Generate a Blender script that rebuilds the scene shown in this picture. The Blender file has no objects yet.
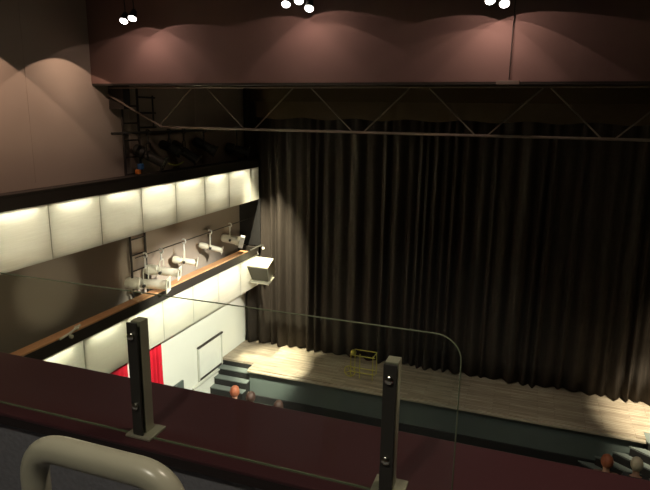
import bpy, bmesh, math, random
from mathutils import Vector, Matrix, Euler
R = math.radians
PI = math.pi
C = bpy.context.scene.collection
S = bpy.context.scene

# ------------------------------------------------------------------ camera
cam_data = bpy.data.cameras.new('camera')
cam_data.sensor_width = 36.0
cam_data.lens = 573.0 / 650.0 * 36.0
cam_data.clip_start = 0.02
cam = bpy.data.objects.new('camera', cam_data)
C.objects.link(cam)
right = Vector((0.94062614, 0.3391249, 0.01472329))
up = Vector((-0.08874367, 0.20381791, 0.97497837))
fwd = Vector((-0.32763857, 0.91839673, -0.22181164))
cam.matrix_world = Matrix(((right.x, up.x, -fwd.x, 0), (right.y, up.y, -fwd.y, 0), (right.z, up.z, -fwd.z, 0), (0, 0, 0, 1)))
S.camera = cam

# ------------------------------------------------------------------ exposure, world, lights
S.view_settings.view_transform = 'Standard'
S.view_settings.look = 'None'
S.view_settings.gamma = 1.0
S.view_settings.use_curve_mapping = False
S.view_settings.exposure = 0.0
w = bpy.data.worlds.new('world'); S.world = w; w.use_nodes = True
w.node_tree.nodes['Background'].inputs[0].default_value = (0.9, 0.8, 0.6, 1)
w.node_tree.nodes['Background'].inputs[1].default_value = 0.01


def aim(o, d):
    o.rotation_euler = Vector(d).normalized().to_track_quat('-Z', 'Y').to_euler()


def spot(name, loc, d, power, size, blend=0.1, col=(1, 0.85, 0.65), radius=0.02):
    l = bpy.data.lights.new(name, 'SPOT'); l.energy = power; l.spot_size = R(size); l.spot_blend = blend
    l.color = col; l.shadow_soft_size = radius
    o = bpy.data.objects.new(name, l); C.objects.link(o); o.location = loc; aim(o, d)
    return o


def point(name, loc, power, col=(1, 0.8, 0.6), radius=0.1):
    l = bpy.data.lights.new(name, 'POINT'); l.energy = power; l.color = col; l.shadow_soft_size = radius
    o = bpy.data.objects.new(name, l); C.objects.link(o); o.location = loc
    return o


WARM = (1.0, 0.80, 0.62)
CREAM = (1.0, 0.91, 0.66)
# stage lights hung on the truss behind the bulkhead, plus added gallery fills
spot('stage_spot_left', (-3.2, 8.35, 0.1), (-2.35, 3.6, -6.1), 8000, 16, 0.7, (1, 0.93, 0.72), 0.04)
spot('stage_spot_right', (3.9, 8.4, 0.1), (-0.65, 3.9, -6.3), 8000, 27, 1.0, (1, 0.90, 0.68), 0.08)
spot('wall_wash_left', (-1.0, 8.35, -0.3), (-5.9, 1.9, -5.2), 4000, 42, 0.6, (1, 0.96, 0.84), 0.1)
for wx in (-4.0, -1.2, 1.6):
    spot('stage_wash', (wx, 8.4, -0.1), (0, 2.9, -5.9), 80, 48, 0.6, (1, 0.82, 0.6), 0.15)
spot('floor_wash', (-1.0, 5.2, 1.2), (-0.8, 5.4, -8.0), 300, 60, 0.8, (0.9, 1, 0.9), 0.2)
spot('curtain_edge_spot', (-5.75, 11.7, 0.25), (-0.3, 1.25, -4.5), 4600, 32, 0.95, CREAM, 0.03)
point('upper_gallery_fill', (-5.0, 9.8, -0.1), 1.5, (1, 0.85, 0.65), 0.06)  # added dim fill so the upper gallery reads, no fixture here
spot('curtain_edge_spot', (3.4, 11.0, 0.0), (-0.02, 1.6, -4.8), 900, 34, 1.0, (1, 0.85, 0.6), 0.1)
for tx, ty, tz, pw in ((-6.7, 8.9, -2.85, 200), (-6.7, 11.2, -2.85, 220), (-6.9, 6.6, -2.7, 60)):
    spot('gallery_fill_spot', (-3.6, 6.8, -2.5), (tx + 3.6, ty - 6.8, tz + 2.5), pw, 26, 0.8, CREAM, 0.05)  # unseen fill spots added to brighten the lower gallery fixtures and wall
# scallops on the side wall, from lamps hanging over the hall
spot('side_lamp_near', (-5.9, 5.3, 0.93), (-0.55, 0.0, -0.83), 62, 112, 0.03, (1, 0.66, 0.50), 0.012)
spot('side_lamp_far', (-6.2, 7.2, 0.78), (-0.55, 0.0, -0.83), 19, 112, 0.03, (1, 0.68, 0.52), 0.012)
# dim house lamps over the balcony, then added fills for the left wall
spot('balcony_lamp', (0.5, 1.9, 2.4), (-0.38, -0.16, -1), 150, 84, 0.6, (1, 0.85, 0.66), 0.08)
spot('balcony_lamp_rear', (-0.8, -0.7, 1.9), (0.0, 0.45, -1), 110, 80, 0.6, (1, 0.92, 0.75), 0.08)
point('gallery_wall_fill', (-4.9, 5.6, -2.3), 12, (1, 0.88, 0.6), 0.15)  # added fill for the wall between the galleries, no real lamp
point('wall_top_fill', (-5.2, 2.6, 1.9), 5, (1, 0.9, 0.7), 0.15)  # unseen fill added for the upper left wall


# ------------------------------------------------------------------ materials
def mat(name, col, rough=0.6, metal=0.0, noise=None, bump=None, spec=0.5, emit=None):
    m = bpy.data.materials.new(name); m.use_nodes = True
    nt = m.node_tree; b = nt.nodes['Principled BSDF']
    b.inputs['Base Color'].default_value = (*col, 1); b.inputs['Roughness'].default_value = rough
    b.inputs['Metallic'].default_value = metal; b.inputs['Specular IOR Level'].default_value = spec
    tc = nt.nodes.new('ShaderNodeTexCoord')
    n = nt.nodes.new('ShaderNodeTexNoise'); mp = nt.nodes.new('ShaderNodeMapping')
    nt.links.new(tc.outputs['Object'], mp.inputs[0]); nt.links.new(mp.outputs[0], n.inputs['Vector'])
    sc, amt, stretch = noise or (6.0, 0.12, (1, 1, 1))
    mp.inputs['Scale'].default_value = stretch
    n.inputs['Scale'].default_value = sc; n.inputs['Detail'].default_value = 4
    r = nt.nodes.new('ShaderNodeMix'); r.data_type = 'RGBA'
    r.inputs['A'].default_value = (*[c * (1 - amt) for c in col], 1)
    r.inputs['B'].default_value = (*[min(1, c * (1 + amt)) for c in col], 1)
    nt.links.new(n.outputs['Fac'], r.inputs['Factor']); nt.links.new(r.outputs['Result'], b.inputs['Base Color'])
    if bump:
        bp = nt.nodes.new('ShaderNodeBump'); bp.inputs['Strength'].default_value = bump; bp.inputs['Distance'].default_value = 0.01
        nt.links.new(n.outputs['Fac'], bp.inputs['Height']); nt.links.new(bp.outputs[0], b.inputs['Normal'])
    if emit:
        b.inputs['Emission Color'].default_value = (*emit[0], 1); b.inputs['Emission Strength'].default_value = emit[1]
    return m


M = {}
M['wall'] = mat('plaster_wall', (0.42, 0.35, 0.28), 0.85, noise=(1.5, 0.05, (1, 1, 1)))
M['white_wall'] = mat('white_plaster', (0.80, 0.80, 0.70), 0.8, noise=(2, 0.03, (1, 1, 1)))
M['bulkhead'] = mat('maroon_bulkhead_paint', (0.23, 0.135, 0.112), 0.8, noise=(2, 0.05, (1, 1, 1)))
M['black'] = mat('matt_black', (0.012, 0.011, 0.010), 0.7)
M['dark'] = mat('dark_brown_paint', (0.03, 0.024, 0.018), 0.6)
M['dark_fix'] = mat('black_painted_metal', (0.05, 0.047, 0.04), 0.45, 0.3)
M['velour'] = mat('brown_velour', (0.045, 0.037, 0.030), 0.95, noise=(9, 0.35, (6, 6, 0.4)), spec=0.1)
M['border'] = mat('dark_border_cloth', (0.05, 0.035, 0.02), 0.95, spec=0.1)
M['red'] = mat('red_drape_cloth', (0.62, 0.012, 0.03), 0.8, noise=(8, 0.2, (5, 5, 0.5)), spec=0.2)
M['teal'] = mat('grey_green_paint', (0.09, 0.112, 0.10), 0.6, noise=(3, 0.08, (1, 1, 1)))
M['teal_step'] = mat('grey_green_step_covering', (0.16, 0.185, 0.165), 0.6)
M['floor'] = mat('dark_green_carpet', (0.07, 0.085, 0.07), 0.9, noise=(30, 0.2, (1, 1, 1)))
M['maroon'] = mat('dark_maroon_laminate', (0.058, 0.019, 0.022), 0.33, noise=(4, 0.15, (1, 1, 1)))
M['ledge_edge'] = mat('dark_edge_band', (0.02, 0.012, 0.011), 0.5)
M['parapet'] = mat('grey_carpeted_panel', (0.20, 0.20, 0.22), 0.95, noise=(60, 0.25, (1, 1, 1)), bump=0.3)
M['handrail'] = mat('orange_wood_rail', (0.78, 0.42, 0.20), 0.35, noise=(8, 0.25, (4, 0.6, 4)))
M['cream_metal'] = mat('cream_painted_tube', (0.40, 0.385, 0.29), 0.28, noise=(3, 0.03, (1, 1, 1)))
M['steel'] = mat('dull_steel', (0.34, 0.32, 0.24), 0.4, 0.35)
M['bolt'] = mat('polished_bolt', (0.75, 0.75, 0.65), 0.15, 1.0)
M['truss'] = mat('brown_grey_truss_metal', (0.20, 0.16, 0.125), 0.5, 0.3)
M['fix_white'] = mat('white_enamel', (0.85, 0.83, 0.68), 0.35, noise=(6, 0.06, (1, 1, 1)))
M['fix_grey'] = mat('dark_lamp_housing', (0.04, 0.038, 0.03), 0.5)
M['lens'] = mat('lens_glass', (0.25, 0.27, 0.2), 0.08, 0.6)
M['gel'] = mat('pale_gel', (0.85, 0.85, 0.8), 0.5)
M['gel_green'] = mat('yellow_green_cable_sheath', (0.45, 0.5, 0.08), 0.5)
M['blue'] = mat('blue_plastic', (0.03, 0.12, 0.3), 0.5)
M['orange'] = mat('orange_plastic', (0.7, 0.2, 0.03), 0.5)
M['reflection_wire'] = mat('yellow_reflection_wire', (0.55, 0.5, 0.1), 0.35, 0.6)  # yellow of the glass reflection that is built as wires
M['lampglow'] = mat('lit_bulb_glass', (1, 0.95, 0.85), 0.4, emit=((1.0, 0.93, 0.86), 14.0))
M['frame'] = mat('pale_frame', (0.6, 0.6, 0.52), 0.5)
M['board'] = mat('white_board', (0.85, 0.85, 0.76), 0.5)
M['speaker'] = mat('grey_speaker_front', (0.10, 0.095, 0.07), 0.7)
M['speaker_top'] = mat('pale_cabinet', (0.62, 0.60, 0.46), 0.6)
M['skin'] = mat('skin', (0.62, 0.36, 0.25), 0.55)
M['hair_red'] = mat('red_hair', (0.36, 0.11, 0.05), 0.6, noise=(40, 0.3, (1, 1, 0.2)))
M['hair_dark'] = mat('dark_hair', (0.06, 0.03, 0.02), 0.6, noise=(40, 0.3, (1, 1, 0.2)))
M['hair_pale'] = mat('pale_hair', (0.75, 0.68, 0.5), 0.6, noise=(40, 0.15, (1, 1, 0.2)))
M['shirt_white'] = mat('white_cotton', (0.8, 0.78, 0.68), 0.8)
M['shirt_dark'] = mat('dark_cotton', (0.05, 0.05, 0.055), 0.8)
M['shirt_brown'] = mat('brown_cotton', (0.2, 0.12, 0.08), 0.8)
M['trousers'] = mat('dark_trousers', (0.04, 0.04, 0.05), 0.8)
M['seat'] = mat('dark_seat_cloth', (0.05, 0.04, 0.045), 0.9)


def planks():
    m = bpy.data.materials.new('stage_boards'); m.use_nodes = True
    nt = m.node_tree; b = nt.nodes['Principled BSDF']; b.inputs['Roughness'].default_value = 0.55
    tc = nt.nodes.new('ShaderNodeTexCoord')
    br = nt.nodes.new('ShaderNodeTexBrick'); nt.links.new(tc.outputs['Object'], br.inputs['Vector'])
    br.inputs['Scale'].default_value = 1.0; br.inputs['Brick Width'].default_value = 0.9; br.inputs['Row Height'].default_value = 0.07
    br.inputs['Mortar Size'].default_value = 0.003; br.offset = 0.37
    br.inputs['Color1'].default_value = (0.56, 0.48, 0.36, 1); br.inputs['Color2'].default_value = (0.38, 0.31, 0.23, 1)
    br.inputs['Mortar'].default_value = (0.16, 0.11, 0.07, 1)
    mp = nt.nodes.new('ShaderNodeMapping'); mp.inputs['Scale'].default_value = (1.3, 22, 1)
    n = nt.nodes.new('ShaderNodeTexNoise'); n.inputs['Scale'].default_value = 1.6; n.inputs['Detail'].default_value = 5
    nt.links.new(tc.outputs['Object'], mp.inputs[0]); nt.links.new(mp.outputs[0], n.inputs['Vector'])
    mx = nt.nodes.new('ShaderNodeMix'); mx.data_type = 'RGBA'; mx.blend_type = 'MULTIPLY'; mx.inputs['Factor'].default_value = 0.75
    rp = nt.nodes.new('ShaderNodeValToRGB'); rp.color_ramp.elements[0].position = 0.35; rp.color_ramp.elements[0].color = (0.5, 0.45, 0.4, 1)
    rp.color_ramp.elements[1].position = 0.65
    nt.links.new(n.outputs['Fac'], rp.inputs[0]); nt.links.new(br.outputs['Color'], mx.inputs['A']); nt.links.new(rp.outputs[0], mx.inputs['B'])
    nt.links.new(mx.outputs['Result'], b.inputs['Base Color'])
    return m


M['boards'] = planks()


def translucent():
    m = bpy.data.materials.new('frosted_fascia_sheet'); m.use_nodes = True
    nt = m.node_tree; nt.nodes.remove(nt.nodes['Principled BSDF']); out = nt.nodes['Material Output']
    a = nt.nodes.new('ShaderNodeBsdfTranslucent'); d = nt.nodes.new('ShaderNodeBsdfDiffuse')
    tc = nt.nodes.new('ShaderNodeTexCoord'); mp = nt.nodes.new('ShaderNodeMapping'); mp.inputs['Scale'].default_value = (1, 0.5, 9)
    n = nt.nodes.new('ShaderNodeTexNoise'); n.inputs['Scale'].default_value = 6; n.inputs['Detail'].default_value = 5
    nt.links.new(tc.outputs['Object'], mp.inputs[0]); nt.links.new(mp.outputs[0], n.inputs['Vector'])
    r = nt.nodes.new('ShaderNodeMix'); r.data_type = 'RGBA'
    r.inputs['A'].default_value = (0.72, 0.71, 0.62, 1); r.inputs['B'].default_value = (0.88, 0.87, 0.78, 1)
    nt.links.new(n.outputs['Fac'], r.inputs['Factor'])
    nt.links.new(r.outputs['Result'], a.inputs['Color']); nt.links.new(r.outputs['Result'], d.inputs['Color'])
    ms = nt.nodes.new('ShaderNodeMixShader'); ms.inputs[0].default_value = 0.35
    nt.links.new(a.outputs[0], ms.inputs[1]); nt.links.new(d.outputs[0], ms.inputs[2]); nt.links.new(ms.outputs[0], out.inputs[0])
    return m


M['fascia'] = translucent()


def glassmat():
    m = bpy.data.materials.new('clear_glass'); m.use_nodes = True
    nt = m.node_tree; nt.nodes.remove(nt.nodes['Principled BSDF']); out = nt.nodes['Material Output']
    tr = nt.nodes.new('ShaderNodeBsdfTransparent'); tr.inputs[0].default_value = (0.95, 0.975, 0.95, 1)
    gl = nt.nodes.new('ShaderNodeBsdfGlossy'); gl.inputs['Roughness'].default_value = 0.0
    lw = nt.nodes.new('ShaderNodeLayerWeight'); lw.inputs['Blend'].default_value = 0.5
    pw = nt.nodes.new('ShaderNodeMath'); pw.operation = 'POWER'; pw.inputs[1].default_value = 5.0
    fr = nt.nodes.new('ShaderNodeMath'); fr.operation = 'MULTIPLY_ADD'; fr.inputs[1].default_value = 0.9; fr.inputs[2].default_value = 0.025
    nt.links.new(lw.outputs['Facing'], pw.inputs[0]); nt.links.new(pw.outputs[0], fr.inputs[0])
    ms = nt.nodes.new('ShaderNodeMixShader')
    nt.links.new(fr.outputs[0], ms.inputs[0]); nt.links.new(tr.outputs[0], ms.inputs[1]); nt.links.new(gl.outputs[0], ms.inputs[2])
    nt.links.new(ms.outputs[0], out.inputs[0])
    return m


M['glass'] = glassmat()
M['nosing'] = mat('worn_wood_nosing', (0.36, 0.31, 0.23), 0.5)
M['glass_edge'] = mat('green_glass_edge', (0.16, 0.18, 0.115), 0.25)


# ------------------------------------------------------------------ mesh helpers
def box(bm, x0, x1, y0, y1, z0, z1, bev=0.0, mtx=None):
    r = bmesh.ops.create_cube(bm, size=1.0)
    vs = r['verts']
    T = Matrix.Translation(((x0 + x1) / 2, (y0 + y1) / 2, (z0 + z1) / 2)) @ Matrix.Diagonal((x1 - x0, y1 - y0, z1 - z0, 1))
    if mtx is not None: T = mtx @ T
    bmesh.ops.transform(bm, matrix=T, verts=vs)
    if bev:
        es = list({e for v in vs for e in v.link_edges})
        bmesh.ops.bevel(bm, geom=es, offset=bev, segments=2, affect='EDGES', profile=0.5)


def tube(bm, pts, rad, seg=10, cap=True):
    pts = [Vector(p) for p in pts]; rings = []
    rads = rad if isinstance(rad, (list, tuple)) else [rad] * len(pts)
    t0 = (pts[1] - pts[0]).normalized()
    n = t0.orthogonal().normalized()
    for i, p in enumerate(pts):
        if i == 0: t = pts[1] - pts[0]
        elif i == len(pts) - 1: t = pts[-1] - pts[-2]
        else: t = (pts[i + 1] - p).normalized() + (p - pts[i - 1]).normalized()
        t.normalize(); n = (n - t * n.dot(t)).normalized(); b = t.cross(n)
        rings.append([bm.verts.new(p + (n * math.cos(2 * PI * k / seg) + b * math.sin(2 * PI * k / seg)) * rads[i]) for k in range(seg)])
    for a, c in zip(rings, rings[1:]):
        for k in range(seg):
            bm.faces.new((a[k], a[(k + 1) % seg], c[(k + 1) % seg], c[k]))
    if cap:
        bm.faces.new(list(reversed(rings[0]))); bm.faces.new(rings[-1])


def fillet(pts, r, n=8):
    out = [Vector(pts[0])]
    for a, b, c in zip(pts, pts[1:], pts[2:]):
        a, b, c = Vector(a), Vector(b), Vector(c)
        p = b + (a - b).normalized() * r; q = b + (c - b).normalized() * r
        for k in range(n + 1):
            t = k / n; out.append(p * (1 - t) ** 2 + b * 2 * t * (1 - t) + q * t * t)
    out.append(Vector(pts[-1])); return out


def lathe(bm, origin, axis, prof, seg=20):
    axis = Vector(axis).normalized(); n = axis.orthogonal().normalized(); b = axis.cross(n); rings = []
    o = Vector(origin)
    for t, r in prof:
        rings.append([bm.verts.new(o + axis * t + (n * math.cos(2 * PI * k / seg) + b * math.sin(2 * PI * k / seg)) * max(r, 1e-4)) for k in range(seg)])
    for a, c in zip(rings, rings[1:]):
        for k in range(seg): bm.faces.new((a[k], a[(k + 1) % seg], c[(k + 1) % seg], c[k]))
    bm.faces.new(list(reversed(rings[0]))); bm.faces.new(rings[-1])


def prism(bm, poly, z0, z1):
    lo = [bm.verts.new((x, y, z0)) for x, y in poly]; hi = [bm.verts.new((x, y, z1)) for x, y in poly]
    bm.faces.new(list(reversed(lo))); bm.faces.new(hi); n = len(poly)
    for i in range(n): bm.faces.new((lo[i], lo[(i + 1) % n], hi[(i + 1) % n], hi[i]))


def obj(name, bm, m, parent=None, smooth=False):
    me = bpy.data.meshes.new(name)
    bmesh.ops.recalc_face_normals(bm, faces=bm.faces[:])
    if parent is not None and parent.get('_loc') is not None:
        bmesh.ops.translate(bm, vec=-Vector(parent['_loc']), verts=bm.verts[:])
    bm.to_mesh(me); bm.free()
    if smooth:
        for p in me.polygons: p.use_smooth = True
        me.set_sharp_from_angle(angle=R(40))
    o = bpy.data.objects.new(name, me); C.objects.link(o)
    o.data.materials.append(M[m])
    if parent is not None: o.parent = parent
    return o


ROOTS = []


def thing(name, label, cat, loc=(0, 0, 0), group=None):
    o = bpy.data.objects.new(name, None); C.objects.link(o); o.empty_display_size = 0.1
    o.location = loc; o['label'] = label; o['category'] = cat; o['_loc'] = list(loc); ROOTS.append(o)
    if group: o['group'] = group
    return o


def tag(o, label, cat, group=None):
    o['label'] = label; o['category'] = cat
    if group: o['group'] = group
    return o


def struct(name, bm, m):
    o = obj(name, bm, m); o['kind'] = 'structure'; return o


def sub(name, bm, m, part, root, smooth=False):
    o = obj(name, bm, m, root, smooth); o.parent = part; return o


def B(*boxes):
    bm = bmesh.new()
    for b in boxes: box(bm, *b)
    return bm


# ------------------------------------------------------------------ setting
WX = -6.91            # side wall plane
ZF = -6.85            # auditorium floor
ZS = -6.0             # stage floor
struct('floor', B((WX - 0.3, 6.6, -2.3, 14.0, ZF - 0.2, ZF)), 'floor')
struct('ceiling', B((WX - 0.3, 6.6, -2.3, 14.0, 2.6, 2.8)), 'black')
struct('wall_left', B((WX - 0.3, WX, -2.3, 14.0, -4.27, 2.6)), 'wall')
struct('wall_left_lower', B((WX - 0.3, WX, -2.3, 14.0, ZF, -4.27)), 'white_wall')
struct('wall_right', B((6.3, 6.6, -2.3, 14.0, ZF, 2.6)), 'wall')
struct('wall_back', B((WX, 6.3, 13.7, 14.0, ZF, 2.6)), 'black')
struct('wall_front', B((WX, 6.3, -2.3, -2.0, ZF, 2.6)), 'wall')
struct('floor_balcony', B((WX, 6.3, -2.0, 1.14, -1.95, -1.75)), 'parapet')
# faint vertical joints in the side wall panels
bm = bmesh.new()
for y in (2.2, 4.4, 6.55, 8.75, 10.95): box(bm, WX - 0.001, WX + 0.004, y - 0.006, y + 0.006, -1.05, 2.58)
struct('trim_1', bm, 'wall')
# bulkhead across the hall
struct('wall_bulkhead', B((WX, 6.3, 7.87, 8.05, 0.44, 2.6)), 'bulkhead')
struct('trim_2', B((WX, 6.3, 7.875, 8.045, 0.41, 0.44)), 'dark')

# ------------------------------------------------------------------ stage
st = thing('stage', 'long wooden stage with grey-green front below the dark curtain', 'stage', (0, 12.4, ZF))
LD = (0.8, -0.6)
poly = [(-6.01, 11.47), (2.53, 11.47), (2.53, 11.75), (6.28, 11.75), (6.28, 13.6), (WX + 0.005, 13.6), (WX + 0.005, 11.78), (-6.01, 11.78)]
bm = bmesh.new(); prism(bm, poly, ZS - 0.05, ZS); obj('stage_floor', bm, 'boards', st)
bm = bmesh.new(); prism(bm, [(-5.99, 11.49), (2.51, 11.49), (2.51, 11.77), (6.27, 11.77), (6.27, 13.58), (WX + 0.01, 13.58), (WX + 0.01, 11.80), (-5.99, 11.80)], ZF + 0.18, ZS - 0.05)
obj('front_wall', bm, 'teal', st)
obj('front_edge', B((-6.01, 2.53, 11.40, 11.49, ZS - 0.07, ZS - 0.025, 0.008)), 'nosing', st)
obj('skirting', B((-6.0, 2.5, 11.45, 11.50, ZF, ZF + 0.18)), 'black', st)


def stair(name, label, steps, loc):
    t = thing(name, label, 'steps', loc, 'stage steps')
    for k, (poly, ztop, zbot) in enumerate(steps):
        bm = bmesh.new(); prism(bm, poly, ztop - 0.025, ztop); obj('tread', bm, 'teal_step', t)
        cx = sum(p[0] for p in poly) / len(poly); cy = sum(p[1] for p in poly) / len(poly)
        bm = bmesh.new(); prism(bm, [(cx + (x - cx) * 0.985, cy + (y - cy) * 0.93) for x, y in poly], zbot, ztop - 0.025)
        obj('riser', bm, 'black', t)
    return t


st1 = []
ys = [11.78, 11.56, 11.36, 11.16, 10.96]
for k in range(1, 5):
    st1.append(([(WX + 0.01, ys[k]), (-6.02, ys[k]), (-6.02, ys[k - 1] - 0.003), (WX + 0.01, ys[k - 1] - 0.003)], ZS - 0.17 * k, ZF))
obj('upper_riser', B((WX + 0.012, -6.0, 11.77, 11.795, ZS - 0.17, ZS - 0.05)), 'black', st)
stair('stage_steps', 'dark-edged grey steps beside the white wall, left end of stage', st1, (-6.46, 11.3, ZF))
st2 = []
for k in range(1, 5):
    x0 = 2.53 - 0.285 * k; x1 = x0 + 0.285
    s = 1.9
    st2.append(([(x0, 11.39), (x0 + s, 11.39 - s * 0.7), (x1 + s - 0.003, 11.39 - s * 0.7), (x1 - 0.003, 11.39)], ZS - 0.17 * k, ZF))
st2.insert(0, ([(2.535, 11.745), (2.535, 11.39), (4.43, 10.06), (6.25, 10.06), (6.25, 11.745)], ZS - 0.01, ZF))
stair('stage_steps', 'diagonal grey-topped dark steps at the right end of the stage', st2, (3.1, 10.8, ZF))

# ------------------------------------------------------------------ curtains
def pleats(seed, x0, x1, pitch, amp):
    rnd = random.Random(seed); pts = []; x = x0
    while x < x1:
        wd = pitch * rnd.uniform(0.55, 1.5); a = amp * rnd.uniform(0.5, 1.25)
        n = 8
        for k in range(n):
            t = k / n
            pts.append((x + wd * t, a * (0.5 - 0.5 * math.cos(2 * PI * t)) ** 0.8, rnd.uniform(-1, 1) if k == 0 else None))
        x += wd
    pts.append((x1, 0, 0)); return [(p[0], p[1]) for p in pts if p[0] <= x1]


def drape(name, m, prof, along, base, z0, z1, rows=8, seed=3, parent=None, sway=0.02):
    """prof: (s, depth); along 'x' or 'y'; base: other coordinate; front of the pleats faces the hall"""
    bm = bmesh.new(); rnd = random.Random(seed); ph = [rnd.uniform(0, 6.28) for _ in range(3)]
    grid = []
    for j in range(rows + 1):
        t = j / rows; z = z1 + (z0 - z1) * t; row = []
        for s, d in prof:
            dd = d * (0.65 + 0.5 * t) + sway * t * math.sin(s * 1.7 + ph[0])
            ss = s + sway * t * math.sin(s * 2.3 + ph[1])
            zz = z + (0.025 * math.sin(s * 5.1 + ph[2]) if j == rows else 0)
            if j == rows: zz += 0.03
            row.append(bm.verts.new((ss, base - dd, zz) if along == 'x' else (base + dd, ss, zz)))
        grid.append(row)
    for a, b in zip(grid, grid[1:]):
        for k in range(len(a) - 1): bm.faces.new((a[k], a[k + 1], b[k + 1], b[k]))
    o = obj(name, bm, m, parent, smooth=False)
    for p in o.data.polygons: p.use_smooth = True
    md = o.modifiers.new('thickness', 'SOLIDIFY'); md.thickness = 0.008; md.offset = 0
    return o


cu = drape('stage_curtain', 'velour', pleats(5, WX + 0.03, 6.1, 0.27, 0.16), 'x', 13.10, ZS, 1.0, 10)
tag(cu, 'huge dark brown pleated curtain hanging across the whole stage', 'curtain')
bd = drape('border_curtain', 'border', pleats(9, WX + 0.62, 6.1, 0.5, 0.04), 'x', 12.55, -0.13, 2.5, 3)
tag(bd, 'short dark border cloth hanging above the stage behind the truss', 'curtain')
bt = obj('curtain_batten', B((WX + 0.62, 6.1, 12.30, 12.42, 0.27, 0.60)), 'border')
tag(bt, 'dark horizontal batten board in front of the border cloth', 'batten')

# ------------------------------------------------------------------ galleries
FX = -6.35


def gallery(zt, label, y_end, off, y0, glow, top='handrail', name='lighting_gallery'):
    """zt: top of the glowing panels"""
    zb = zt - 0.79
    t = thing(name, label, 'gallery', (FX - 0.28, 8.0, zb), 'side wall lighting galleries')
    obj('floor_slab', B((WX + 0.005, FX - 0.03, y0, y_end, zb, zb + 0.04)), 'wall', t)
    obj('deck', B((WX + 0.005, FX - 0.03, y0, y_end, zt - 0.03, zt + 0.0)), 'dark', t)
    obj('cap_beam', B((FX - 0.05, FX + 0.006, y0, y_end + 0.05, zt, zt + 0.18)), 'dark', t)
    obj('handrail', B((FX - 0.19, FX + 0.01, y0, y_end - 0.55, zt + 0.18, zt + 0.21, 0.006)), top, t)
    # panels
    y = off
    while y - 1.03 > y0 - 1.0: y -= 1.03
    first = True
    while y < y_end:
        a = max(y, y0); b = min(y + 1.03, y_end)
        if b - a > 0.05:
            obj('fascia_panel', B((FX - 0.008, FX, a + 0.006, b - 0.006, zb - 0.012, zt)), 'fascia', t)
            obj('mullion', B((FX - 0.03, FX + 0.004, b - 0.006, b + 0.006, zb, zt)), 'frame', t)
            if b - a > 0.6:
                l = bpy.data.lights.new('fascia_lamp', 'AREA'); l.shape = 'RECTANGLE'; l.size = 0.62; l.size_y = 0.05
                l.energy = glow; l.color = (1, 0.96, 0.84)
                lo = bpy.data.objects.new('fascia_lamp', l); C.objects.link(lo)
                lo.location = (FX - 0.13, (a + b) / 2, zt - 0.045)
                lo.rotation_euler = (Vector((1, 0, -0.1))).to_track_quat('-Z', 'Y').to_euler()
                # strip runs along the wall
                lo.rotation_euler = Matrix(((0, 0, -1), (1, 0, 0), (0, -1, 0))).to_euler()
                lo.parent = None
        y += 1.03
    obj('end_panel', B((WX + 0.005, FX, y_end, y_end + 0.05, zb, zt + 0.19)), 'dark', t)
    return t


gallery(-1.28, 'upper lit gallery on the left wall with glowing white panels', 12.82, 12.37, 2.2, 100, 'dark')
gallery(-3.48, 'lower lit gallery on the left wall with orange wooden handrail', 12.72, 11.79, 2.2, 85)
# dark end door panel between the galleries
bm = B((WX + 0.005, FX + 0.02, 12.83, 12.88, -3.28, -2.08))
tag(obj('end_screen', bm, 'black'), 'black screen closing the gallery end between the two lit bands', 'screen')


# pipes the spotlights hang from
def pipe(name, label, p, q, r, m='dark_fix'):
    bm = bmesh.new(); tube(bm, [p, q], r); return tag(obj(name, bm, m, smooth=True), label, 'pipe', None)


pipe('lighting_pipe', 'dark pipe above the lower gallery carrying white spotlights', (-6.6, 8.3, -2.58), (-6.6, 12.83, -2.58), 0.009)
pipe('lighting_pipe', 'dark pipe above the upper gallery carrying black spotlights', (-6.6, 7.9, -0.36), (-6.6, 12.9, -0.36), 0.022)


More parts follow.
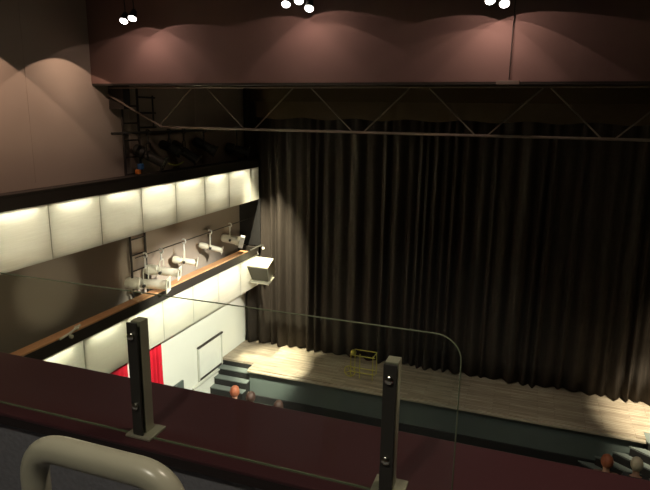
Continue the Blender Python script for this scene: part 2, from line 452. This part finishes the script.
# ------------------------------------------------------------------ spotlights
def spotlight(label, c, d, L, rad, pipe_z, body='fix_white', kind='profile', group=None, extra=None):
    c = Vector(c); d = Vector(d).normalized()
    side = d.cross(Vector((0, 0, 1))).normalized(); upv = side.cross(d).normalized()
    t = thing('theatre_spotlight', label, 'spotlight', tuple(c), group)
    bm = bmesh.new()
    if kind == 'profile':
        lathe(bm, c - d * L / 2, d, [(0, rad * 0.45), (L * 0.02, rad * 0.8), (L * 0.10, rad), (L * 0.36, rad), (L * 0.38, rad * 0.72), (L * 0.42, rad * 0.72), (L * 0.44, rad * 0.82), (L * 0.96, rad * 0.82), (L * 0.965, rad * 0.95), (L, rad * 0.95)], 24)
    else:
        lathe(bm, c - d * L / 2, d, [(0, rad * 0.5), (L * 0.08, rad * 0.9), (L * 0.15, rad), (L * 0.8, rad), (L * 0.82, rad * 1.12), (L, rad * 1.12)], 24)
    bd_ = obj('housing', bm, body, t, True)
    bm = bmesh.new()
    for k in range(5):
        q = c - d * (L / 2 - L * (0.14 + 0.045 * k)); lathe(bm, q, d, [(0, rad * 1.05), (L * 0.012, rad * 1.05)], 20)
    sub('cooling_fins', bm, body, bd_, t, True)
    bm = bmesh.new(); lathe(bm, c + d * (L / 2 - 0.004), d, [(0, rad * 0.8), (0.012, rad * 0.6), (0.016, rad * 0.1)], 20)
    sub('lens', bm, 'lens', bd_, t, True)
    # gel frame: square plate with a round opening
    g = rad * 1.25; e = c + d * (L / 2 + 0.012)
    mt = Matrix.Translation(e) @ Matrix((side, upv, d)).transposed().to_4x4()
    bm = bmesh.new()
    for s in (-1, 1):
        box(bm, -g, g, s * g * 0.85 - g * 0.15, s * g * 0.85 + g * 0.15, -0.006, 0.006, 0, mt)
        box(bm, s * g * 0.85 - g * 0.15, s * g * 0.85 + g * 0.15, -g, g, -0.006, 0.006, 0, mt)
    if extra == 'gel': box(bm, -g * 1.05, g * 1.05, -g * 1.05, g * 1.05, -0.008, 0.10, 0, mt)
    obj('gel_frame', bm, 'gel' if extra == 'gel' else body, t)
    # yoke
    top = Vector((c.x, c.y, pipe_z)); h = (top - c).length - 0.05
    yd = (top - c).normalized(); wy = rad * 1.3
    bm = bmesh.new(); P = [c + side * wy, c + side * wy + yd * h * 0.62, c - side * wy + yd * h * 0.62, c - side * wy]
    tube(bm, fillet(P, min(0.05, wy * 0.8), 5), 0.012, 6)
    obj('yoke', bm, body, t, True)
    for s in (-1, 1):
        bm = bmesh.new(); lathe(bm, c + side * (s * wy - s * 0.02), side * s, [(0, 0.03), (0.05, 0.03), (0.055, 0.02)], 10)
        obj('tilt_knob', bm, 'fix_grey', t, True)
    # hook clamp
    bm = bmesh.new(); pts = []
    for k in range(9):
        a = -0.7 * PI + k * PI * 1.45 / 8
        pts.append(top + Vector((0.045 * math.cos(a), 0, 0.045 * math.sin(a))))
    tube(bm, [c + yd * h * 0.60, top - Vector((0, 0, 0.06))], 0.018, 8)
    tube(bm, pts, 0.016, 8)
    obj('hook_clamp', bm, 'gel' if body == 'fix_white' else 'fix_grey', t, True)
    return t


G1 = 'spotlights hanging over the lower gallery'
spotlight('large white spotlight lying lowest, nearest over the lower handrail', (-6.58, 8.55, -3.13), (0.93, 0.33, -0.03), 0.80, 0.11, -2.58, group=G1)
spotlight('white spotlight partly behind and above the largest white one', (-6.52, 8.96, -2.98), (0.93, 0.33, -0.10), 0.66, 0.10, -2.58, group=G1)
spotlight('slim white spotlight, third along the lower gallery', (-6.6, 9.85, -3.0), (0.85, 0.45, -0.16), 0.50, 0.078, -2.58, group=G1)
spotlight('slender grey-white spotlight, fourth along the lower gallery', (-6.6, 10.88, -2.93), (0.82, 0.45, -0.26), 0.52, 0.068, -2.58, group=G1)
spotlight('short fat white spotlight with square white front frame near curtain', (-6.6, 11.78, -2.92), (0.82, 0.40, -0.22), 0.44, 0.10, -2.58, kind='fresnel', group=G1, extra='gel')
G2 = 'dark spotlights over the upper gallery'
spotlight('black spotlight nearest the ladder over the upper gallery', (-6.6, 8.85, -0.78), (0.8, 0.3, -0.42), 0.6, 0.11, -0.36, 'fix_grey', group=G2)
spotlight('black spotlight high behind the truss end, second from the ladder', (-6.6, 9.5, -0.66), (0.6, 0.6, -0.4), 0.42, 0.085, -0.36, 'fix_grey', 'fresnel', group=G2)
spotlight('large black spotlight tipped down, third from the ladder', (-6.6, 10.0, -0.77), (0.75, 0.35, -0.55), 0.6, 0.11, -0.36, 'fix_grey', group=G2)
spotlight('black spotlight with a pale lens rim, fourth from the ladder', (-6.6, 10.75, -0.68), (0.7, 0.5, -0.45), 0.5, 0.1, -0.36, 'fix_grey', 'fresnel', group=G2)
spotlight('black spotlight nearest the stage curtain over the upper gallery', (-6.6, 12.2, -0.83), (0.8, 0.45, -0.22), 0.55, 0.11, -0.36, 'fix_grey', group=G2)
# small clamp on the lower handrail
t = thing('rail_clamp', 'small pale metal clamp on the dark edge of the lower gallery', 'clamp', (-6.33, 6.35, -3.25))
bm = bmesh.new(); tube(bm, [(-6.325, 6.15, -3.29), (-6.30, 6.35, -3.25), (-6.31, 6.55, -3.20)], 0.018, 8); obj('arm', bm, 'fix_white', t, True)
bm = bmesh.new(); lathe(bm, (-6.31, 6.48, -3.22), (0, 0, 1), [(-0.02, 0.035), (0.02, 0.035)], 12); lathe(bm, (-6.31, 6.36, -3.32), (1, 0, 0), [(-0.02, 0.03), (0.02, 0.03)], 12); obj('knob', bm, 'fix_white', t, True)
# cable bundles and small coloured boxes upstairs
bm = bmesh.new(); tube(bm, [(-6.45, 9.25 + 0.06 * k, -0.94 - 0.05 * math.sin(k / 8 * PI)) for k in range(9)], 0.012, 8)
tag(obj('cable_loop', bm, 'gel_green', smooth=True), 'sagging yellow-green cable hanging among the dark upper spotlights', 'cable')
t = thing('junction_box', 'small blue box on a gallery post beside the ladder', 'box', (-6.45, 8.35, -0.96))
obj('box_body', B((-6.50, -6.42, 8.38, 8.46, -0.99, -0.89, 0.01)), 'blue', t); obj('mount', B((-6.53, -6.50, 8.40, 8.44, -1.065, -0.88)), 'dark_fix', t)
tag(obj('orange_plug', B((-6.42, -6.34, 8.2, 8.28, -1.05, -0.97, 0.015)), 'orange'), 'small orange plug resting on the upper gallery rail by the ladder', 'plug')

# ------------------------------------------------------------------ ladder and bracket on the side wall
t = thing('wall_ladder', 'tall dark metal ladder fixed to the left wall behind both galleries', 'ladder', (WX + 0.08, 8.65, -3.3))
for y in (8.45, 8.88):
    bm = bmesh.new(); tube(bm, [(WX + 0.10, y, -3.44), (WX + 0.10, y, 0.42)], 0.022, 8); obj('rail', bm, 'dark', t, True)
z = -3.2
while z < 0.35:
    bm = bmesh.new(); tube(bm, [(WX + 0.10, 8.45, z), (WX + 0.10, 8.88, z)], 0.014, 8); obj('rung', bm, 'dark', t, True); z += 0.30
t = thing('wall_frame', 'dark metal frame sticking out beside the ladder top under the bulkhead', 'frame', (WX + 0.08, 9.1, -0.3))
bm = bmesh.new()
for z in (0.26, -0.02, -0.28): tube(bm, [(WX + 0.10, 8.90, z), (WX + 0.10, 9.40, z)], 0.016, 8)
obj('crossbar', bm, 'dark', t, True)
bm = bmesh.new(); tube(bm, [(WX + 0.10, 9.33, 0.3), (WX + 0.10, 9.33, -0.3)], 0.016, 8); obj('upright', bm, 'dark', t, True)
tag(obj('corner_bracket', B((WX + 0.003, WX + 0.30, 8.25, 8.43, 0.04, 0.60)), 'dark'), 'dark block bracket under the left end of the bulkhead', 'bracket')

# ------------------------------------------------------------------ truss
t = thing('lighting_truss', 'long thin metal truss with zigzag braces below the bulkhead', 'truss', (-2.5, 8.2, -0.25))
TY = 8.2
bm = bmesh.new(); tube(bm, [(-5.82, TY, -0.24), (6.2, TY, -0.26)], 0.018, 10); obj('bottom_chord', bm, 'truss', t, True)
bm = bmesh.new(); tube(bm, [(-6.86, TY, 0.39), (6.2, TY, 0.40)], 0.015, 10); obj('top_chord', bm, 'truss', t, True)
bm = bmesh.new(); tube(bm, [(-6.88, TY, 0.27), (-6.86, TY, 0.27), (-5.82, TY, -0.24)], 0.018, 8); obj('end_brace', bm, 'truss', t, True)
x = -4.23
k = 0
for xb in (-5.97, -4.21, -2.44, -0.69, 0.88, 2.6, 4.35):
    for sgn in (-1, 1):
        if xb < -5 and sgn < 0: continue
        bm = bmesh.new(); tube(bm, [(xb + sgn * 0.085, TY, -0.24), (xb + sgn * 0.74, TY, 0.38)], 0.010, 8); obj('brace', bm, 'truss', t, True)
bm = bmesh.new(); tube(bm, [(-0.37, 7.82, 2.6), (-0.37, 7.82, 0.46)], 0.006, 6)
tag(obj('hoist_cable', bm, 'dark'), 'thin vertical cable in front of the bulkhead above the truss', 'cable')
tag(obj('hoist_plate', B((-0.52, -0.24, 7.80, 7.866, 0.40, 0.45, 0.005)), 'truss'), 'small metal plate at the foot of the hoist cable', 'plate')


# ------------------------------------------------------------------ flood lamp clusters before the bulkhead
def lamp_head(label, c, d, rad=0.045, glow=True):
    c = Vector(c); d = Vector(d).normalized(); side = d.cross(Vector((0, 0, 1)))
    side = side.normalized() if side.length > 1e-3 else Vector((1, 0, 0))
    t = thing('flood_lamp', label, 'lamp', tuple(c), 'lit lamps hanging before the bulkhead')
    bm = bmesh.new(); lathe(bm, c - d * 0.13, d, [(0, rad * 0.5), (0.02, rad * 0.75), (0.10, rad), (0.13, rad * 1.15), (0.14, rad * 1.15)], 18); obj('lamp_shade', bm, 'dark_fix', t, True)
    bm = bmesh.new(); lathe(bm, c + d * 0.005, d, [(0, rad * 1.05), (0.02, rad * 0.9), (0.03, rad * 0.4)], 18); obj('bulb', bm, 'lampglow', t, True)
    bm = bmesh.new(); tube(bm, [c - d * 0.1, c - d * 0.1 + Vector((0, 0, 0.10)), Vector((c.x, c.y, 1.74))], 0.009, 8); obj('stem', bm, 'dark_fix', t, True)
    return t


LY = 7.25
for nm, cx, half in (('left', -5.63, 0.5), ('middle', -3.04, 0.5), ('right', -0.54, 0.5)):
    t = thing('lamp_bar', {'left': 'short dark bar carrying the left pair of lit lamps', 'middle': 'short dark bar carrying the middle cluster of lit lamps', 'right': 'short dark bar carrying the right pair of lit lamps'}[nm], 'bar', (cx, LY, 1.76), 'lamp bars')
    bm = bmesh.new(); tube(bm, [(cx - half, LY, 1.76), (cx + half, LY, 1.76)], 0.02, 10); obj('bar', bm, 'dark_fix', t, True)
    bm = bmesh.new(); tube(bm, [(cx, LY, 1.76), (cx, LY, 2.6)], 0.012, 8); obj('drop_rod', bm, 'dark_fix', t, True)
LC = (1, 0.72, 0.62)


def cluster(spots):
    for label, c, d, power, size, look in spots:
        lamp_head(label, c, look)
        dd = Vector(d).normalized()
        spot('flood_lamp_light', Vector(c) + Vector(look).normalized() * 0.05, d, power, size, 0.06, LC, 0.012)


def tilt(a, yaw=0.0):
    return (math.sin(R(yaw)) * math.cos(R(a)), math.cos(R(yaw)) * math.cos(R(a)), -math.sin(R(a)))


LK = (0.1, -0.5, -0.85)
def lampset(label, c, look, beams):
    lamp_head(label, c, look, 0.055)
    for d, power, size in beams:
        spot('flood_lamp_light', Vector(c) + Vector((0, 0.10, -0.03)), d, power, size, 0.0, LC, 0.004)


lampset('smaller lit lamp of the left pair, farther left', (-5.71, LY, 1.28), LK, [(tilt(58, -8), 4.5, 120), (tilt(66, -45), 4, 118)])
lampset('brighter lit lamp of the left pair', (-5.56, LY, 1.31), LK, [(tilt(61, 42), 6, 124), (tilt(75, 20), 3, 118)])
lampset('leftmost lit lamp of the middle cluster', (-3.17, LY, 1.39), LK, [(tilt(62, -35), 4.5, 122)])
lampset('highest lit lamp of the middle cluster', (-2.99, LY, 1.42), LK, [(tilt(63, 30), 6, 124)])
lampset('lowest lit lamp of the middle cluster, at its right', (-2.86, LY + 0.03, 1.33), LK, [(tilt(68, 5), 4, 120)])
lampset('smaller lit lamp of the right pair', (-0.62, LY, 1.31), LK, [(tilt(64, -38), 6, 124), (tilt(76, -55), 4, 118)])
lampset('brightest lit lamp at right before the bulkhead', (-0.46, LY, 1.27), LK, [(tilt(60, 35), 6, 124), (tilt(67, 0), 6, 120)])

# ------------------------------------------------------------------ speaker box at the gallery end
t = thing('wall_speaker', 'pale boxy speaker mounted at the curtain end of the lower gallery', 'speaker', (-6.05, 12.3, -4.08))
RX = Matrix.Translation((-6.03, 12.30, -3.68)) @ Euler((R(20), 0, R(-3))).to_matrix().to_4x4()
bm = bmesh.new()
pf = [(-0.29, -0.20), (0.29, -0.20), (0.24, 0.22), (-0.24, 0.22)]
lo = [bm.verts.new(RX @ Vector((x * 0.82, y + 0.02, -0.28))) for x, y in pf]; hi = [bm.verts.new(RX @ Vector((x, y, 0.14))) for x, y in pf]
bm.faces.new(list(reversed(lo))); bm.faces.new(hi)
for i in range(4): bm.faces.new((lo[i], lo[(i + 1) % 4], hi[(i + 1) % 4], hi[i]))
obj('cabinet', bm, 'speaker_top', t)
bm = bmesh.new(); v = [bm.verts.new(RX @ Vector(p)) for p in ((-0.275, -0.208, 0.12), (0.275, -0.208, 0.12), (0.225, -0.188, -0.265), (-0.225, -0.188, -0.265))]
v2 = [bm.verts.new(RX @ (Vector(p) + Vector((0, -0.012, 0)))) for p in ((-0.27, -0.208, 0.115), (0.27, -0.208, 0.115), (0.22, -0.188, -0.26), (-0.22, -0.188, -0.26))]
bm.faces.new(v); bm.faces.new(v2)
for i in range(4): bm.faces.new((v[i], v[(i + 1) % 4], v2[(i + 1) % 4], v2[i]))
obj('grille', bm, 'speaker', t)
bm = bmesh.new(); box(bm, -0.27, 0.27, -0.28, 0.05, -0.31, -0.285, 0, RX); obj('bottom_lip', bm, 'speaker_top', t)
bm = bmesh.new(); tube(bm, [(-6.05, 12.5, -3.72), (-6.2, 12.62, -3.55), (-6.36, 12.70, -3.40)], 0.02, 8); obj('bracket', bm, 'dark_fix', t, True)
t = thing('rail_hook', 'small pale hook at the stage end of the lower gallery rail', 'hook', (-6.25, 12.6, -3.2))
bm = bmesh.new(); tube(bm, [(-6.30, 12.2, -3.27), (-6.22, 12.62, -3.22), (-6.18, 12.72, -3.24)], 0.022, 8); obj('arm', bm, 'fix_grey', t, True)
bm = bmesh.new(); lathe(bm, (-6.18, 12.70, -3.27), (0.2, -0.2, -1), [(0, 0.03), (0.05, 0.035), (0.06, 0.02)], 12); obj('end_cap', bm, 'gel', t, True)

# ------------------------------------------------------------------ things on the lower side wall
t = thing('niche_board', 'white board for a shallow wall niche, with dark bars as its shade', 'board', (WX + 0.03, 11.2, -6.15))
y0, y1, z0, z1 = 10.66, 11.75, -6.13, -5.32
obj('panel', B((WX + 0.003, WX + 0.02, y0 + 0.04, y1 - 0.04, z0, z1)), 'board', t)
obj('top_shade_bar', B((WX + 0.003, WX + 0.05, y0, y1 + 0.03, z1 - 0.01, z1 + 0.03)), 'dark', t)  # dark bar stands for the shadow along the niche top
obj('recess_shade_bar', B((WX + 0.003, WX + 0.03, y0 + 0.02, y1 - 0.03, z0 - 0.02, z0 + 0.035)), 'dark', t)  # dark bar stands for the shaded recess at the niche bottom
obj('side_bar', B((WX + 0.003, WX + 0.045, y0, y0 + 0.04, z0, z1)), 'frame', t)
obj('side_bar', B((WX + 0.003, WX + 0.045, y1 - 0.04, y1, z0, z1)), 'frame', t)
o = obj('stair_rail', B((WX + 0.003, WX + 0.06, 10.4, 11.76, -6.235, -6.19, 0.008)), 'frame')
tag(o, 'pale ledge rail on white wall running under the white board', 'rail')

for lab, a, b, s in (('narrow red drape on the wall, left of the glass post', 7.55, 8.22, 4), ('bright red drape on the wall, right of the glass post', 8.34, 9.25, 11)):
    t = thing('red_drape', lab, 'drape', (WX + 0.1, (a + b) / 2, ZF), 'red drapes on the side wall')
    drape('cloth', 'red', pleats(s, a, b, 0.16, 0.07), 'y', WX + 0.03, ZF + 0.03, -4.42, 5, parent=t, sway=0.008)
    bm = bmesh.new(); tube(bm, [(WX + 0.06, a - 0.05, -4.40), (WX + 0.06, b + 0.04, -4.40)], 0.015, 8); obj('rod', bm, 'dark_fix', t, True)
tag(obj('low_partition', B((WX + 0.003, WX + 0.05, 9.30, 10.02, ZF, -5.80)), 'teal'), 'low grey-green panel against white wall beside the red drape', 'panel')

# ------------------------------------------------------------------ solid wire shape built for a glass reflection
t = thing('reflection_shape', 'small yellow wire shape with round ring, built for a glass reflection', 'stand', (-3.35, 12.0, ZS))
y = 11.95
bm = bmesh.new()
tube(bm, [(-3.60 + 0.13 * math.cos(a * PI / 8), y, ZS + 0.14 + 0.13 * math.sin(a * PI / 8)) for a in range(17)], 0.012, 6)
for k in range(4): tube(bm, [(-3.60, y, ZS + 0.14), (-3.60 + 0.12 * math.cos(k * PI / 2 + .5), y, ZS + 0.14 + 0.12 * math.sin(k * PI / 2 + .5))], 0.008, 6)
obj('ring', bm, 'reflection_wire', t, True)
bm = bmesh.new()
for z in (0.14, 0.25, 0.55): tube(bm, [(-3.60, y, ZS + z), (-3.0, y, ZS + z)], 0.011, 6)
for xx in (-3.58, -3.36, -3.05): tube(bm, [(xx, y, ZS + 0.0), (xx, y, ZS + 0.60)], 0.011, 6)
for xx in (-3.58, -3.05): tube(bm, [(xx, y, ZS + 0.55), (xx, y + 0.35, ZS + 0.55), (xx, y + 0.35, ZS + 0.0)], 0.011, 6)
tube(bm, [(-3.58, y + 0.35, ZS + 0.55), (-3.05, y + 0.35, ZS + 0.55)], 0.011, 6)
obj('wire_frame', bm, 'reflection_wire', t, True)
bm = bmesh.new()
bmesh.ops.create_icosphere(bm, subdivisions=2, radius=0.07, matrix=Matrix.Translation((-3.52, y, ZS + 0.62))); obj('knob', bm, 'reflection_wire', t, True)


# ------------------------------------------------------------------ audience
def skin_mesh(name, m, verts, edges, radii, parent, root=0, levels=2):
    me = bpy.data.meshes.new(name); me.from_pydata(verts, edges, []); me.materials.append(M[m])
    o = bpy.data.objects.new(name, me); C.objects.link(o); o.parent = parent
    sm = o.modifiers.new('skin', 'SKIN'); sm.use_smooth_shade = True
    sk = me.skin_vertices[0] if me.skin_vertices else None
    for i, r in enumerate(radii): sk.data[i].radius = (r, r) if not isinstance(r, tuple) else r
    sk.data[root].use_root = True
    ss = o.modifiers.new('smooth', 'SUBSURF'); ss.levels = levels; ss.render_levels = levels
    return o


def bench(x0, x1, y, label):
    t = thing('bench', label, 'bench', ((x0 + x1) / 2, y, ZF), 'benches by the stage')
    bm = bmesh.new(); box(bm, x0, x1, y - 0.24, y + 0.24, ZF + 0.38, ZF + 0.45, 0.02); obj('seat', bm, 'seat', t)
    bm = bmesh.new(); box(bm, x0, x1, y - 0.34, y - 0.29, ZF + 0.50, ZF + 0.78, 0.02); obj('backrest', bm, 'seat', t)
    for x in (x0 + 0.15, x1 - 0.15):
        bm = bmesh.new(); box(bm, x - 0.03, x + 0.03, y - 0.30, y + 0.20, ZF, ZF + 0.38)
        box(bm, x - 0.03, x + 0.03, y - 0.29, y - 0.25, ZF + 0.30, ZF + 0.74); obj('leg', bm, 'dark', t)


def person(x, y, label, hair, shirt, h=0.0, turn=0.0):
    """seated, facing the stage (+y)"""
    t = thing('person', label, 'person', (x, y, ZF + 0.45), 'seated spectators')
    t.rotation_euler = (0, 0, turn)
    H = h
    V = []; E_ = []; Rr = []

    def add(p, r, par=None):
        V.append(p); Rr.append(r)
        if par is not None: E_.append((par, len(V) - 1))
        return len(V) - 1
    pel = add((0, -0.08, 0.11), 0.125)
    wa = add((0, -0.10, 0.28), 0.115, pel)
    ch_ = add((0, -0.09, 0.42 + H), (0.15, 0.11), wa)
    nk0 = add((0, -0.08, 0.52 + H), 0.07, ch_)
    nk = add((0, -0.065, 0.585 + H), 0.05, nk0)
    jaw = add((0, -0.03, 0.66 + H), 0.068, nk)
    hd = add((0, -0.04, 0.73 + H), (0.082, 0.10), jaw)
    crown = add((0, -0.045, 0.79 + H), 0.07, hd)
    for s in (-1, 1):
        sh = add((s * 0.17, -0.08, 0.50 + H), 0.055, ch_)
        el = add((s * 0.22, 0.00, 0.22), 0.040, sh)
        wr = add((s * 0.13, 0.20, 0.155), 0.027, el)
        pm = add((s * 0.10, 0.27, 0.15), (0.034, 0.018), wr)
        for k, (dx, ln) in enumerate(((-0.028, 0.075), (-0.01, 0.085), (0.01, 0.08), (0.027, 0.062))):
            a = add((s * 0.10 + dx, 0.31, 0.152), 0.009, pm); b = add((s * 0.10 + dx * 1.1, 0.31 + ln * 0.6, 0.140), 0.008, a); add((s * 0.10 + dx * 1.1, 0.31 + ln * 0.8, 0.125), 0.007, b)
        th = add((s * 0.10 - s * 0.04, 0.26, 0.155), 0.010, pm); add((s * 0.10 - s * 0.055, 0.30, 0.15), 0.009, th)
        hp = add((s * 0.09, -0.02, 0.09), 0.088, pel)
        kn = add((s * 0.12, 0.40, 0.09), 0.058, hp)
        an = add((s * 0.12, 0.42, -0.36), 0.036, kn)
        add((s * 0.12, 0.45, -0.41), 0.036, an); add((s * 0.13, 0.56, -0.425), 0.022, len(V) - 1)
    skin_mesh('body', 'skin', V, E_, Rr, t)
    # clothes
    Vs = [(0, -0.09, 0.14), (0, -0.10, 0.28), (0, -0.09, 0.42 + H), (0, -0.08, 0.52 + H)]; Es = [(0, 1), (1, 2), (2, 3)]; Rs = [0.145, 0.13, (0.168, 0.128), 0.085]
    for s in (-1, 1):
        i = len(Vs); Vs += [(s * 0.17, -0.08, 0.50 + H), (s * 0.22, 0.0, 0.22), (s * 0.15, 0.16, 0.165)]; Rs += [0.07, 0.054, 0.042]; Es += [(2, i), (i, i + 1), (i + 1, i + 2)]
    skin_mesh('shirt', shirt, Vs, Es, Rs, t)
    Vt = [(0, -0.08, 0.11)]; Et = []; Rt = [0.135]
    for s in (-1, 1):
        i = len(Vt); Vt += [(s * 0.09, -0.02, 0.095), (s * 0.12, 0.40, 0.09), (s * 0.12, 0.42, -0.33)]; Rt += [0.1, 0.072, 0.052]; Et += [(0, i), (i, i + 1), (i + 1, i + 2)]
    skin_mesh('trousers', 'trousers', Vt, Et, Rt, t)
    # hair cap open towards the face
    bm = bmesh.new(); bmesh.ops.create_icosphere(bm, subdivisions=4, radius=1.0)
    kill = [v for v in bm.verts if (v.co.y > 0.35 and v.co.z < 0.45) or v.co.z < -0.75]
    bmesh.ops.delete(bm, geom=kill, context='VERTS')
    rnd = random.Random(int(x * 100))
    for v in bm.verts:
        f = 1 + rnd.uniform(-0.03, 0.04)
        v.co = Vector((v.co.x * 0.098 * f, v.co.y * 0.117 * f - 0.045, v.co.z * 0.125 * f + 0.745 + H))
    me = bpy.data.meshes.new('hair'); bm.to_mesh(me); bm.free(); me.materials.append(M[hair])
    for p in me.polygons: p.use_smooth = True
    o = bpy.data.objects.new('hair', me); C.objects.link(o); o.parent = t
    md = o.modifiers.new('thickness', 'SOLIDIFY'); md.thickness = 0.012; md.offset = -1
    # face details
    bm = bmesh.new()
    for s in (-1, 1): bmesh.ops.create_icosphere(bm, subdivisions=2, radius=0.011, matrix=Matrix.Translation((s * 0.032, 0.058, 0.735 + H)))
    me = bpy.data.meshes.new('eyes'); bm.to_mesh(me); bm.free(); me.materials.append(M['hair_dark'])
    o = bpy.data.objects.new('eyes', me); C.objects.link(o); o.parent = t
    bm = bmesh.new(); lathe(bm, (0, 0.045, 0.735 + H), (0, 0.45, -1), [(0, 0.006), (0.03, 0.013), (0.045, 0.015), (0.052, 0.004)], 10)
    for s in (-1, 1): bmesh.ops.create_icosphere(bm, subdivisions=2, radius=0.022, matrix=Matrix.Translation((s * 0.088, -0.035, 0.725 + H)) @ Matrix.Diagonal((0.35, 0.7, 1.2, 1)))
    me = bpy.data.meshes.new('nose_and_ears'); bm.to_mesh(me); bm.free(); me.materials.append(M['skin'])
    for p in me.polygons: p.use_smooth = True
    o = bpy.data.objects.new('nose_and_ears', me); C.objects.link(o); o.parent = t
    bm = bmesh.new(); box(bm, -0.022, 0.022, 0.046, 0.058, 0.668 + H, 0.676 + H, 0.003)
    me = bpy.data.meshes.new('mouth'); bm.to_mesh(me); bm.free(); me.materials.append(M['red'])
    o = bpy.data.objects.new('mouth', me); C.objects.link(o); o.parent = t


people = [
    (-5.48, 9.88, 'person with red hair in white shirt, seated by the left steps', 'hair_red', 'shirt_white', -0.065),
    (-5.12, 9.90, 'person with dark brown hair right of the red-haired one', 'hair_dark', 'shirt_white', -0.14),
    (-4.42, 9.76, 'person with dark hair, rightmost of the left trio', 'hair_dark', 'shirt_white', -0.14),
    (1.66, 9.95, 'person with red hair seated before the right end of stage', 'hair_red', 'shirt_brown', -0.065),
    (2.13, 10.04, 'person with pale hair, rightmost spectator beside the diagonal steps', 'hair_pale', 'shirt_dark', -0.065),
]
bench(-5.95, -4.0, 9.86, 'dark bench under the three spectators near the left steps')
bench(1.25, 2.55, 10.0, 'dark bench under the two spectators at the right end')
for x, y, lb, hr, sh, h in people:
    person(x, y, lb, hr, sh, h)

# ------------------------------------------------------------------ balcony parapet in the foreground
LZ = -0.91
t = thing('balcony_parapet', 'dark maroon balcony ledge running across the foreground', 'parapet', (-1.0, 1.35, -1.75))
obj('ledge_top', B((WX + 0.6, 4.5, 1.178, 1.522, LZ - 0.012, LZ, 0.003)), 'maroon', t)
obj('ledge_body', B((WX + 0.6, 4.5, 1.18, 1.518, LZ - 0.04, LZ - 0.012)), 'ledge_edge', t)
obj('parapet_wall', B((WX + 0.6, 4.5, 1.20, 1.45, -1.95, LZ - 0.04)), 'parapet', t)

# glass screen standing on the ledge
GY = 1.225
t = thing('glass_screen', 'clear glass screen with rounded top corner standing on maroon ledge', 'glass', (-1.5, GY, LZ))
bm = bmesh.new()
x0, x1, zt_, zb_ = -3.0, -0.11, LZ + 0.435, LZ + 0.006
rc = 0.06
out = [(x0, zb_), (x1, zb_)]
for k in range(9):
    a = k / 8 * PI / 2; out.append((x1 - rc + rc * math.cos(a), zt_ - rc + rc * math.sin(a)))
out.append((x0, zt_))
f0 = [bm.verts.new((x, GY - 0.005, z)) for x, z in out]; f1 = [bm.verts.new((x, GY + 0.005, z)) for x, z in out]
bm.faces.new(f0); bm.faces.new(list(reversed(f1)))
for i in range(len(out)): bm.faces.new((f0[i], f0[(i + 1) % len(out)], f1[(i + 1) % len(out)], f1[i]))
obj('pane', bm, 'glass', t)
bm = bmesh.new(); ins = []
tube(bm, [(x, GY, z) for x, z in out[1:-1]] + [(x0, GY, zt_)], 0.0018, 6)
obj('polished_edge', bm, 'glass_edge', t)
bm = bmesh.new(); box(bm, x0, x1, GY - 0.002, GY + 0.002, LZ, LZ + 0.005); obj('bottom_edge', bm, 'glass_edge', t)


def post(label, x):
    t = thing('glass_clamp_post', label, 'post', (x, GY, LZ), 'clamp posts of the glass screen')
    bm = bmesh.new(); box(bm, x - 0.016, x + 0.016, GY + 0.0055, GY + 0.042, LZ + 0.008, LZ + 0.347, 0.002); obj('upright', bm, 'steel', t)
    bm = bmesh.new(); box(bm, x - 0.016, x + 0.016, GY - 0.012, GY - 0.0055, LZ + 0.008, LZ + 0.347, 0.001); obj('clamp_plate', bm, 'dark_fix', t)
    bm = bmesh.new(); box(bm, x - 0.038, x + 0.045, GY - 0.02, GY + 0.06, LZ, LZ + 0.008, 0.002); obj('base_plate', bm, 'steel', t)
    for z in (LZ + 0.10, LZ + 0.31):
        bm = bmesh.new(); lathe(bm, (x - 0.001, GY - 0.012, z), (0, -1, 0), [(0, 0.011), (0.006, 0.011), (0.010, 0.007), (0.011, 0.002)], 14); obj('bolt', bm, 'bolt', t, True)


post('steel clamp post of the glass, left one before the red drape', -0.992)
post('steel clamp post of the glass, right one before the stage', -0.268)

# cream tubular rail nearest the camera
t = thing('tubular_rail', 'thick cream painted tube rail bent down at both ends, nearest foreground', 'rail', (-0.75, 0.78, -1.75))
bm = bmesh.new(); tube(bm, fillet([(-0.900, 0.78, -1.745), (-0.900, 0.78, -0.655), (-0.565, 0.78, -0.655), (-0.565, 0.78, -1.745)], 0.08, 10), 0.0275, 24)
obj('tube', bm, 'cream_metal', t, True)
for x in (-0.90, -0.565):
    bm = bmesh.new(); lathe(bm, (x, 0.78, -1.75), (0, 0, 1), [(0, 0.055), (0.008, 0.055), (0.012, 0.03)], 18)
    obj('floor_flange', bm, 'cream_metal', t, True)

for o in ROOTS:
    if '_loc' in o: del o['_loc']
